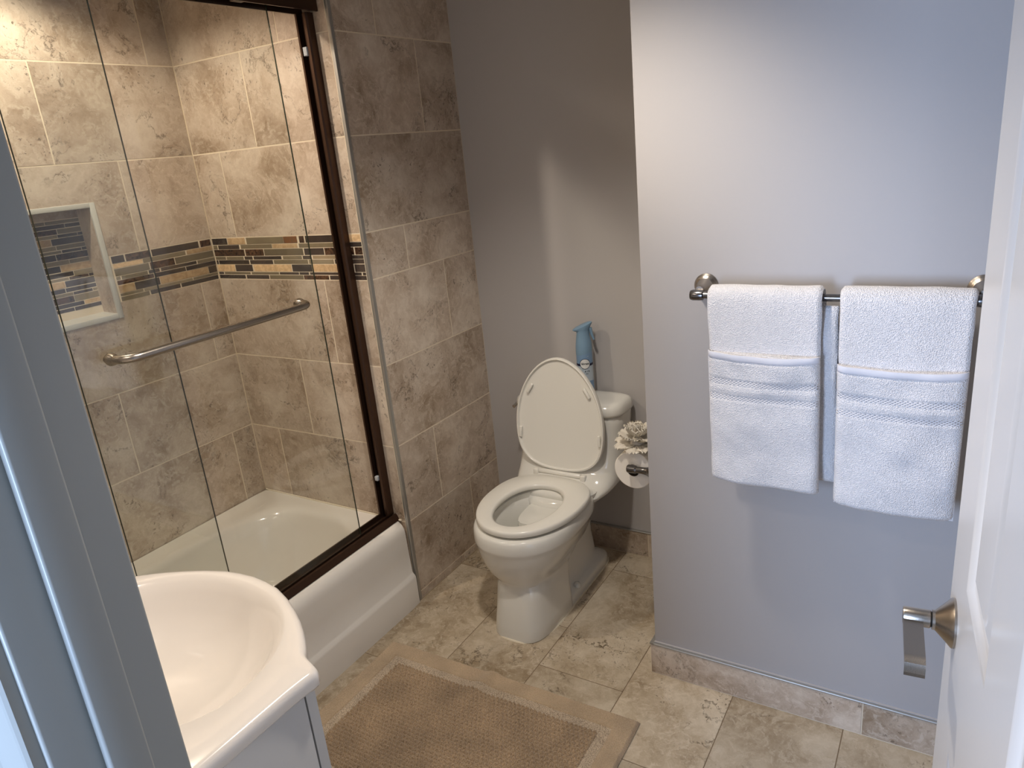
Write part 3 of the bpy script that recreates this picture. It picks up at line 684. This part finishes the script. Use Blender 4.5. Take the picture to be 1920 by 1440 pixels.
def head(bm):
    n = 40
    def rg(rx, ry, cx, z, tilt): return [(cx + rx * cos(2 * pi * j / n), ry * sin(2 * pi * j / n), z + tilt * cos(2 * pi * j / n)) for j in range(n)]
    loft(bm, [rg(.024, .023, 0, .243, .002), rg(.031, .024, -.001, .252, .009), rg(.037, .025, -.001, .258, .013), rg(.037, .025, -.001, .262, .014), rg(.030, .020, -.001, .2655, .012)])
mk('spray_head', head, M['cap'], ca, 40)
mk('trigger', lambda bm: tube(bm, [(.029, -.004, .255), (.031, -.004, .238), (.035, -.004, .222), (.040, -.004, .208)], [.006, .006, .005, .004], 12), M['cap'], ca)
face = radians(-22 - 27)
def on_can(bm_mesh_obj): pass
D_ = Matrix.Rotation(radians(-84.5), 4, 'Z')
badge_c = D_ @ Vector((.0309, 0, .116))
def patch(bm, R0, zc, rad, n=32, dr=.0):
    # disc wrapped on the cylinder
    c = bm.verts.new(D_ @ Vector((R0, 0, zc))); ring_ = []
    for j in range(n):
        t = 2 * pi * j / n; a = rad * cos(t) / R0; ring_.append(bm.verts.new(D_ @ Vector((R0 * cos(a), R0 * sin(a), zc + rad * sin(t)))))
    mid = []
    for j in range(n):
        t = 2 * pi * j / n; a = rad * .5 * cos(t) / R0; mid.append(bm.verts.new(D_ @ Vector((R0 * cos(a), R0 * sin(a), zc + rad * .5 * sin(t)))))
    for j in range(n):
        k = (j + 1) % n; bm.faces.new((c, mid[j], mid[k])); bm.faces.new((mid[j], ring_[j], ring_[k], mid[k]))
mk('badge_ring', lambda bm: patch(bm, .0311, .121, .0205), M['navy'], ca)
mk('badge', lambda bm: patch(bm, .0313, .121, .0185), M['badge'], ca)
def can_text(txt, size, z, a0=0, shear=0, mat='ink', name='lettering', sx=1):
    cu = bpy.data.curves.new('t', 'FONT'); cu.body = txt; cu.size = size; cu.align_x = 'CENTER'; cu.align_y = 'CENTER'; cu.shear = shear; cu.offset = size * .015
    o = bpy.data.objects.new('t', cu); COL.objects.link(o)
    dg = bpy.context.evaluated_depsgraph_get(); me = bpy.data.meshes.new_from_object(o.evaluated_get(dg)); bpy.data.objects.remove(o)
    for v in me.vertices:
        a = a0 + v.co.x * sx / .0315; v.co = D_ @ Vector((.03155 * cos(a), .03155 * sin(a), z + v.co.y))
    me.materials.clear(); return link(name, me, M[mat], ca)
can_text('febreze', .0125, .122, 0, .3, sx=.80)
can_text('A I R', .0095, .0915, .22); can_text('MIST', .0045, .0825, .22)
can_text('EST', .003, .150, .42, mat='badge')

# ------------------------------------------------------------------ paper holder, roll and folded tissue flower
RC = Vector((.890, .105, .682))
ph = thing('paper_holder', 'dark nickel toilet paper holder on the side of the towel wall', 'paper holder', (X3, RC.y, RC.z))
for y in (-.064, .064):
    mk('post', lambda bm: lathe(bm, [(.024, 0), (.024, .004), (.018, .008), (.012, .020), (.0105, .035), (.010, .052), (.0125, .056), (.0125, .0795), (.011, .082)], 28, Matrix.Translation((-.0005, y, 0)) @ Matrix.Rotation(-pi / 2, 4, 'Y')), M['dark_nickel'], ph, 30)
mk('roller', lambda bm: lathe(bm, [(.0075, -.060), (.0075, .060)], 20, Matrix.Translation((-.070, 0, 0)) @ Matrix.Rotation(pi / 2, 4, 'X')), M['dark_nickel'], ph)
rl = thing('toilet_paper_roll', 'white toilet paper roll on the holder at the alcove corner', 'paper roll', tuple(RC - Vector((0, 0, .0105))))
def roll(bm):
    n = 64; RM = Matrix.Rotation(pi / 2, 4, 'X')
    prof = [(.0195, -.051), (.058, -.051), (.0605, -.049), (.0605, .049), (.058, .051), (.0195, .051)]
    vs = loft(bm, [[RM @ Vector((r * cos(2 * pi * j / n), r * sin(2 * pi * j / n) , z)) for j in range(n)] for r, z in prof], False, False)
    for j in range(n): bm.faces.new((vs[-1][j], vs[-1][(j + 1) % n], vs[0][(j + 1) % n], vs[0][j]))
mk('paper', roll, M['paper'], rl, 30)
def core(bm):
    n = 32; RM = Matrix.Rotation(pi / 2, 4, 'X')
    vs = loft(bm, [[RM @ Vector((r * cos(2 * pi * j / n), r * sin(2 * pi * j / n), z)) for j in range(n)] for r, z in [(.0194, -.0515), (.0194, .0515), (.0182, .0515), (.0182, -.0515)]], False, False)
    for j in range(n): bm.faces.new((vs[-1][j], vs[-1][(j + 1) % n], vs[0][(j + 1) % n], vs[0][j]))
mk('card_core', core, M['card'], rl, 30)
fl = thing('tissue_flower', 'white pleated tissue paper flower resting on top of the toilet roll', 'paper flower', (RC.x, RC.y - .005, RC.z + .0505))
def petal(bm, ln, wd, tilt, curl, seed):
    nu, nv = 14, 9; vs = []
    for i in range(nv):
        v = i / (nv - 1); r = []
        for j in range(nu):
            u = j / (nu - 1) * 2 - 1
            w = wd * (.25 + .75 * sin(min(1, v * 1.05 + .12) * pi / 1.55)) * (1 - .45 * max(0, v - .75) * 4 * abs(u))
            x = .006 + ln * v * (1 - .10 * abs(u) ** 2); y = u * w
            zz = .0035 * sin(u * 11 + seed) * v + curl * v * v + .0025 * noise.noise(Vector((x * 60, y * 60, seed)))
            p = Vector((x, y, zz)); p.rotate(Matrix.Rotation(-tilt, 3, 'Y')); r.append(bm.verts.new(p))
        vs.append(r)
    for i in range(nv - 1):
        for j in range(nu - 1): bm.faces.new((vs[i][j], vs[i][j + 1], vs[i + 1][j + 1], vs[i + 1][j]))
k = 0
for ringi, (cnt, ln, wd, tilt, curl, z) in enumerate([(8, .074, .030, 8, -.008, .012), (8, .064, .026, 24, -.004, .018), (7, .054, .021, 46, .002, .024), (5, .040, .015, 66, .004, .030)]):
    for j in range(cnt):
        k += 1; bm = bmesh.new(); petal(bm, ln * random.uniform(.9, 1.08), wd, radians(tilt + random.uniform(-5, 5)), curl, k * 1.7)
        bmesh.ops.solidify(bm, geom=bm.faces[:], thickness=.0007)
        link('petal', mesh(bm), M['petal'], fl, (0, 0, z), (0, 0, 2 * pi * (j + .5 * (ringi % 2)) / cnt + random.uniform(-.1, .1)), smooth=True)
mk('tissue_base', lambda bm: lathe(bm, [(.030, .0095), (.024, .014), (.012, .030), (.006, .040)], 14), M['petal'], fl)

# ------------------------------------------------------------------ towel bar and towels
TBY, TBZ = -.070, 1.243
tb = thing('towel_rail', 'brushed nickel towel rail on the grey wall, holding both towels', 'towel rail', (1.435, 0, TBZ))
mk('rail', lambda bm: tube(bm, [(-.300, TBY, 0), (.300, TBY, 0)], .0085, 20), M['dark_nickel'], tb)
for s in (-1, 1):
    def mount(bm):
        lathe(bm, [(.031, .0005), (.031, .004), (.027, .008), (.027, .011), (.021, .016), (.020, .019), (.012, .034), (.0095, .050), (.010, .062)], 36, Matrix.Translation((s * .297, 0, .010)) @ Matrix.Rotation(pi / 2, 4, 'X'))
    mk('wall_mount', mount, M['nickel'], tb, 30)
    mk('rail_end', lambda bm: lathe(bm, [(.008, -.017), (.0125, -.015), (.0135, -.008), (.0135, .010), (.0115, .016)], 24, Matrix.Translation((s * .300, TBY, 0)) @ Matrix.Rotation(s * pi / 2, 4, 'Y')), M['dark_nickel'], tb, 30)

def drape(bm, x0t, x1t, x0b, x1b, path, th, nx=46, seed=0, amp=.002, sag=lambda u: 0, stepw=.5):
    """thick sheet following path [(y,z)] (centre line), x limits vary with depth down; returns closed rounded slab"""
    P = [Vector((0, y, z)) for y, z in path]
    # resample
    L = [0]
    for a, b in zip(P, P[1:]): L.append(L[-1] + (b - a).length)
    tot = L[-1]; m = max(12, int(tot / .008)); Q = []
    for i in range(m + 1):
        d = tot * i / m; k = 0
        while k < len(L) - 2 and L[k + 1] < d: k += 1
        t = (d - L[k]) / max(1e-9, L[k + 1] - L[k]); Q.append(P[k].lerp(P[k + 1], t))
    # smooth
    for _ in range(3): Q = [Q[0]] + [(Q[i - 1] + Q[i] * 2 + Q[i + 1]) / 4 for i in range(1, len(Q) - 1)] + [Q[-1]]
    zt_, zb_ = max(q.z for q in Q), min(q.z for q in Q)
    rings = []
    for i, p in enumerate(Q):
        t = (Q[min(i + 1, m)] - Q[max(i - 1, 0)]).normalized(); nrm = Vector((0, -t.z, t.y))
        f = (zt_ - p.z) / (zt_ - zb_)
        xa = x0t + (x0b - x0t) * f; xb = x1t + (x1b - x1t) * f
        xa += .0022 * noise.noise(Vector((seed, p.z * 18, p.y * 9))); xb += .0028 * noise.noise(Vector((seed + 9, p.z * 18, p.y * 9)))
        endk = 1.0
        di = min(i, m - i) / 3.0
        if di < 1: endk = .35 + .65 * sqrt(max(0, 1 - (1 - di) ** 2))
        r = []
        for j in range(nx + 1):
            u = j / nx; x = xa + (xb - xa) * u
            e = min(u, 1 - u) * (xb - xa) / (th * .55); ek = sqrt(max(0, 1 - (1 - e) ** 2)) if e < 1 else 1
            d = amp * (noise.noise(Vector((x * 14, p.z * 9, seed))) * 1.6 * 1.5 + noise.noise(Vector((x * 32, p.z * 12, seed + 3))) * .5)
            r.append((x, p, nrm, th / 2 * ek * endk, d, sag(u) * f))
        rings.append([Vector((x, 0, s_)) + pp + nn * (h + dd) for x, pp, nn, h, dd, s_ in r] + [Vector((x, 0, s_)) + pp + nn * (-h + dd * .5) for x, pp, nn, h, dd, s_ in r[::-1]])
    loft(bm, rings)
def towel(x0t, x1t, x0b, x1b, ptop, zbot, seed, label, backx, sagb):
    cx = (x0t + x1t) / 2; org = Vector((cx, TBY, TBZ))
    t = thing('bath_towel', label, 'towel', tuple(org), group='white towels on the rail')
    def rel(x): return x - cx
    yb, yf = .026, -.028
    path = [(yb, zbot + .025 - TBZ), (yb, -.02)] + [(0 + .027 * cos(a) , .002 + .018 * sin(a)) for a in [radians(d) for d in range(20, 170, 15)]] + [(yf, -.02), (yf - .003, -.2), (yf - .004, zbot + .03 - TBZ)]
    o = mk('towel_body', lambda bm: drape(bm, rel(x0t), rel(x1t), rel(x0b) + .004, rel(x1b) - .006, path, .017, seed=seed, sag=sagb), M['towel'], t, 80)
    # back layer that peeps out past the right edge
    bp_ = [(-.010, zbot + .02 - TBZ), (-.010, -.12), (-.009, -.05), (-.002, -.018)]
    mk('back_flap', lambda bm: drape(bm, rel(backx[0]), rel(backx[1]), rel(backx[2]), rel(backx[3]), bp_, .009, nx=20, seed=seed + 5), M['towel'], t, 80)
    # folded-up pocket in front
    bands = [(ptop - .070, .0085), (ptop - .110, .0085)]
    xl = lambda z: x0t + (x0b - x0t) * (x_f(z)) ; xr = lambda z: x1t + (x1b - x1t) * (x_f(z))
    def x_f(z): return (TBZ + .02 - z) / (TBZ + .02 - zbot)
    nx = 60; zs_ = []
    z = ptop
    while z > zbot: zs_.append(z); z -= .0035
    def front(u, z):
        bulge = -.054 - .006 * sin(pi * u) ** .5 if 0 < u < 1 else -.054
        y = -.052 - .009 * (max(0, sin(pi * u)) ** .6) - .004 * smoothstep(ptop, zbot, z)
        for bz, bh in bands: y += .0026 * (1 - smoothstep(bh * .75, bh * 1.1, abs(z - bz + sgz(u, z) * 0)))
        y -= .0016 * max(0, 1 - abs(z - (bands[0][0] + bands[1][0]) / 2) / .007)
        y += .0095 * noise.noise(Vector((u * 2.6 + z * 5, z * 11 - u, seed))) + .003 * noise.noise(Vector((u * 7 + z * 12, z * 20, seed + 2)))
        y += .004 * (1 - smoothstep(0, .02, ptop - z)) * max(0, sin(pi * u)) ** .5
        y += .003 * max(0, 1 - abs(z - (ptop - .0145)) / .003)
        k = smoothstep(zbot + .02, zbot, z); y += .016 * k * k
        e = min(u, 1 - u) * 12; 
        if e < 1: y += .013 * (1 - sqrt(max(0, 1 - (1 - e) ** 2)))
        return y
    def sgz(u, z): return .007 * sin(pi * u) * (1 - .6 * smoothstep(ptop, ptop - .14, z)) + sagb(u) * -1 * smoothstep(ptop - .1, zbot, z)
    def P_(u, z, back=False, off=0):
        x = xl(z) + (xr(z) - xl(z)) * u; zz = z - sgz(u, z)
        y = front(u, z) + off
        if back: y = -.038
        return Vector((x - cx, y, zz - TBZ))
    def pocket(bm):
        rings = [[P_(j / nx, z) for j in range(nx + 1)] + [P_(1 - j / nx, z, True) for j in range(nx + 1)] for z in zs_]
        loft(bm, rings)
    mk('folded_pocket', pocket, M['towel'], t, 80)
    for bz, bh in bands:
        def bnd(bm):
            zz = [bz + bh * .8, bz + bh * .3, bz - bh * .3, bz - bh * .8]
            loft(bm, [[P_(.012 + .976 * j / nx, z, off=-.0007) for j in range(nx + 1)] + [P_(.988 - .976 * j / nx, z, off=.0006) for j in range(nx + 1)] for z in zz])
        mk('woven_band', bnd, M['weave'], t, 80)
    def hem(bm):
        zz = [ptop + .002, ptop - .001, ptop - .010, ptop - .013]; of = [-.0005, -.0016, -.0014, 0]
        loft(bm, [[P_(.004 + .992 * j / nx, min(z, ptop), off=o_ - .0006) + Vector((0, 0, z - min(z, ptop))) for j in range(nx + 1)] + [P_(.996 - .992 * j / nx, min(z, ptop), off=.002) + Vector((0, 0, z - min(z, ptop))) for j in range(nx + 1)] for z, o_ in zip(zz, of)])
    mk('hem', hem, M['hem'], t, 60)
    return t
towel(1.168, 1.428, 1.181, 1.438, 1.114, .772, 1.3, 'left white terry bath towel, nearer the alcove, its end folded up as a pocket', (1.32, 1.461, 1.33, 1.468), lambda u: -.004 * u)
towel(1.464, 1.722, 1.472, 1.718, 1.100, .752, 4.1, 'right white terry bath towel, half hidden by the door edge, its pocket hanging lower', (1.48, 1.60, 1.468, 1.60), lambda u: -.003 * u)

# ------------------------------------------------------------------ vanity cabinet and sink top
VX0, VX1 = .105, .805; VCX = .455
vc = thing('vanity_cabinet', 'white painted vanity cabinet under the belly-front sink', 'cabinet', (VCX, -1.32, 0))
def V(name, a, b, bev=.0015, mat='cabinet', p=None): return box(name, (a[0] - VCX, a[1] + 1.32, a[2]), (b[0] - VCX, b[1] + 1.32, b[2]), M[mat], p or vc, bev=bev)
V('side_panel', (VX1 - .030, YD + .002, .09), (VX1 - .014, -1.167, .7855)); V('side_panel', (VX0 + .014, YD + .002, .09), (VX0 + .030, -1.167, .7855))
V('bottom_panel', (VX0 + .030, YD + .002, .09), (VX1 - .030, -1.167, .105)); V('back_panel', (VX0 + .030, YD + .002, .105), (VX1 - .030, YD + .008, .67))
V('plinth', (VX0 + .03, YD + .002, 0), (VX1 - .03, -1.21, .09))
FRONT = [(.336, -1.1440), (.320, -1.1435), (.305, -1.140), (.285, -1.129), (.262, -1.111), (.238, -1.093), (.208, -1.073), (.172, -1.052), (.13, -1.031), (.08, -1.013), (.04, -1.006), (.0015, -1.003)]
def belly(bm, pts, y_in, z0, z1):
    rings = []
    for x, y in pts: rings.append([(x, y + 1.32, z0), (x, y + 1.32 - y_in, z0), (x, y + 1.32 - y_in, z1), (x, y + 1.32, z1)])
    loft(bm, rings)
bottom = [(x, y - .0215) for x, y in FRONT]
def shelf(bm):
    pl = bottom + [(-x, y) for x, y in bottom[::-1]]
    loft(bm, [[(x, y + 1.32, z) for x, y in pl] + [(-.306, -1.168 + 1.32, z), (.306, -1.168 + 1.32, z)][::1] for z in (.091, .105)])
mk('bottom_front', shelf, M['cabinet'], vc)
for sg in (1, -1):
    d = mk('door', lambda bm: belly(bm, [(sg * x, y) for x, y in FRONT], .020, .110, .776), M['cabinet'], vc, 25)
    p_ = mk('moulded_panel', lambda bm: belly(bm, [(sg * x, y + .005) for x, y in FRONT[3:-2]], .006, .19, .70), M['cabinet'], d, 25)
    mk('knob', lambda bm: lathe(bm, [(.006, 0), (.006, .012), (.014, .018), (.014, .024), (.009, .028)], 20, Matrix.Translation((sg * .035, .3165, .68)) @ Matrix.Rotation(-pi / 2, 4, 'X')), M['nickel'], d)
sk = thing('vanity_sink_top', 'cream-white belly-front sink top with integral oval basin', 'sink', (VCX, -1.25, .82))
half = [(.350, YD + .002), (.350, -1.20), (.352, -1.165), (.3545, -1.152), (.3535, -1.142), (.345, -1.135), (.330, -1.130), (.315, -1.125), (.302, -1.120), (.290, -1.110), (.277, -1.098), (.262, -1.085), (.240, -1.068), (.212, -1.049), (.175, -1.028), (.13, -1.006), (.08, -.988), (.04, -.981), (0, -.978)]
poly = half + [(-x, y) for x, y in half[-2::-1]]
poly = [Vector((x, y + 1.25, 0)) for x, y in poly]
def ray_poly(t):
    d = Vector((cos(t), sin(t), 0)); best = None
    n = len(poly)
    for i in range(n):
        a, b = poly[i], poly[(i + 1) % n]; e = b - a; den = d.x * e.y - d.y * e.x
        if abs(den) < 1e-9: continue
        s = (a.x * e.y - a.y * e.x) / den; w = (a.x * d.y - a.y * d.x) / den
        if s > 0 and -1e-6 <= w <= 1 + 1e-6 and (best is None or s > best): best = s
    return best
def sink(bm):
    n = 240; angs = [2 * pi * j / n for j in range(n)]
    ro = [ray_poly(t) for t in angs]
    def outl(off, z): return [((r - off) * cos(t), (r - off) * sin(t), z) for r, t in zip(ro, angs)]
    def el(a, bf, bb, z, e=2.1, cy=0):
        out = []
        for t in angs:
            c, s = cos(t), sin(t); b = bf if s > 0 else bb
            r = (abs(c / a) ** e + abs(s / b) ** e) ** (-1 / e); out.append((r * c, cy + r * s, z))
        return out
    R_ = [outl(.012, -.034), outl(.003, -.032), outl(.0, -.027), outl(0, -.012), outl(.002, -.006), outl(.007, -.0015), outl(.014, 0)]
    R_ += [el(.272, .248, .175, .000), el(.267, .243, .170, -.0025), el(.258, .234, .162, -.010), el(.245, .222, .150, -.028), el(.225, .203, .135, -.060), el(.19, .172, .11, -.095), el(.14, .128, .08, -.120), el(.08, .075, .05, -.132), el(.025, .025, .025, -.136)]
    loft(bm, R_, cap0=False)
mk('basin_top', sink, M['marble'], sk, 50)
mk('drain', lambda bm: lathe(bm, [(.022, 0), (.022, .003), (.015, .004)], 24, Matrix.Translation((0, 0, -.136))), M['chrome'], sk)
box('backsplash', (-.349, YD + .0005 + 1.25, 0), (.349, YD + .018 + 1.25, .09), M['marble'], sk, bev=.004)
# faucet at the back of the deck
fc = thing('faucet', 'brushed nickel single-handle tap at the back of the sink top', 'tap', (VCX, -1.448, .8215))
mk('body', lambda bm: lathe(bm, [(.024, 0), (.024, .006), (.018, .012), (.017, .09), (.014, .10)], 28), M['nickel'], fc)
mk('spout', lambda bm: tube(bm, [(0, .008, .07), (0, .04, .085), (0, .08, .088), (0, .105, .075)], [.012, .011, .010, .010], 16), M['nickel'], fc)
mk('handle', lambda bm: tube(bm, [(0, 0, .095), (0, -.004, .115), (0, .02, .13)], [.010, .008, .005], 12), M['nickel'], fc)

# ------------------------------------------------------------------ bath mat
mt = thing('bath_mat', 'tan tufted bath mat with a plush border, lying in front of the toilet', 'bath mat', (.54, -.543, 0), rot=(0, 0, radians(1)))
HX, HYm = .462, .305
def mat_h(x, y):
    ex, ey = HX - abs(x), HYm - abs(y); e = min(ex, ey)
    h = .014 * smoothstep(-.002, .008, e)
    if e > .060: h -= .0035 * smoothstep(.060, .064, e)
    fold = .012 * math.exp(-((x + .04 - .25 * (y - .27)) / .028) ** 2) * smoothstep(.02, .27, y)
    wav = .0035 * noise.noise(Vector((x * 5, y * 5, 2)))
    if e > .095:
        s = .0150; i = round((y) / (s * .87)); xo = (i % 2) * s / 2; dx = (x - xo) / s; dx = (dx - round(dx)) * s; dy = y - i * s * .87
        jx = .0015 * noise.noise(Vector((x * 90, y * 90, 0)))
        r = sqrt((dx + jx) ** 2 + dy ** 2)
        h += .0095 * (1 - smoothstep(.0028, .0080, r)) + .001 * noise.noise(Vector((x * 300, y * 300, 5)))
    elif e > .062: h += .0018 * noise.noise(Vector((x * 260, y * 260, 1)))
    else: h += .0012 * noise.noise(Vector((x * 200, y * 200, 1)))
    return max(.003, h + fold * 1.0 + abs(wav))
step = .0026; nxm, nym = int(2 * HX / step), int(2 * HYm / step)
bx = [-HX + 2 * HX * i / nxm for i in range(nxm + 1)]; by = [-HYm + 2 * HYm * j / nym for j in range(nym + 1)]
Hh = [[mat_h(x, y) for x in bx] for y in by]
def wob(x, y): return (x + .004 * noise.noise(Vector((y * 6, 1, 3))) , y + .006 * noise.noise(Vector((x * 5, 7, 3))))
def zone(x, y):
    e = min(HX - abs(x), HYm - abs(y)); return 0 if e < .062 else (1 if e < .093 else 2)
for zi, (nm, mm_) in enumerate((('plush_border', 'rug_plush'), ('loop_band', 'rug_band'), ('tufted_centre', 'rug_loop'))):
    idx = {}; vs = []; fs = []
    def vid(i, j):
        if (i, j) not in idx:
            x, y = wob(bx[i], by[j]); idx[(i, j)] = len(vs); vs.append((x, y, Hh[j][i]))
        return idx[(i, j)]
    for j in range(nym):
        for i in range(nxm):
            if zone((bx[i] + bx[i + 1]) / 2, (by[j] + by[j + 1]) / 2) == zi: fs.append((vid(i, j), vid(i + 1, j), vid(i + 1, j + 1), vid(i, j + 1)))
    me = bpy.data.meshes.new(nm); me.from_pydata(vs, [], fs); link(nm, me, M[mm_], mt, smooth=True)
box('backing', (-HX + .003, -HYm + .004, .001), (HX - .003, HYm - .004, .004), M['rug_plush'], mt)

# ------------------------------------------------------------------ ceiling fixtures (above the frame)
for nm, (x, y), lab in (('recessed_light', (-.40, -.74), 'round recessed ceiling light over the bathtub'), ('recessed_light', (.84, -.58), 'round recessed ceiling light over the middle of the room')):
    t = thing(nm, lab, 'ceiling light', (x, y, CEIL))
    mk('trim_ring', lambda bm: lathe(bm, [(.085, -.0005), (.085, -.004), (.060, -.006), (.058, -.0005)], 40), M['door'], t)
    mk('lens', lambda bm: lathe(bm, [(.057, -.0005), (.057, -.003), (.03, -.004)], 32), M['lamp_lens'], t)
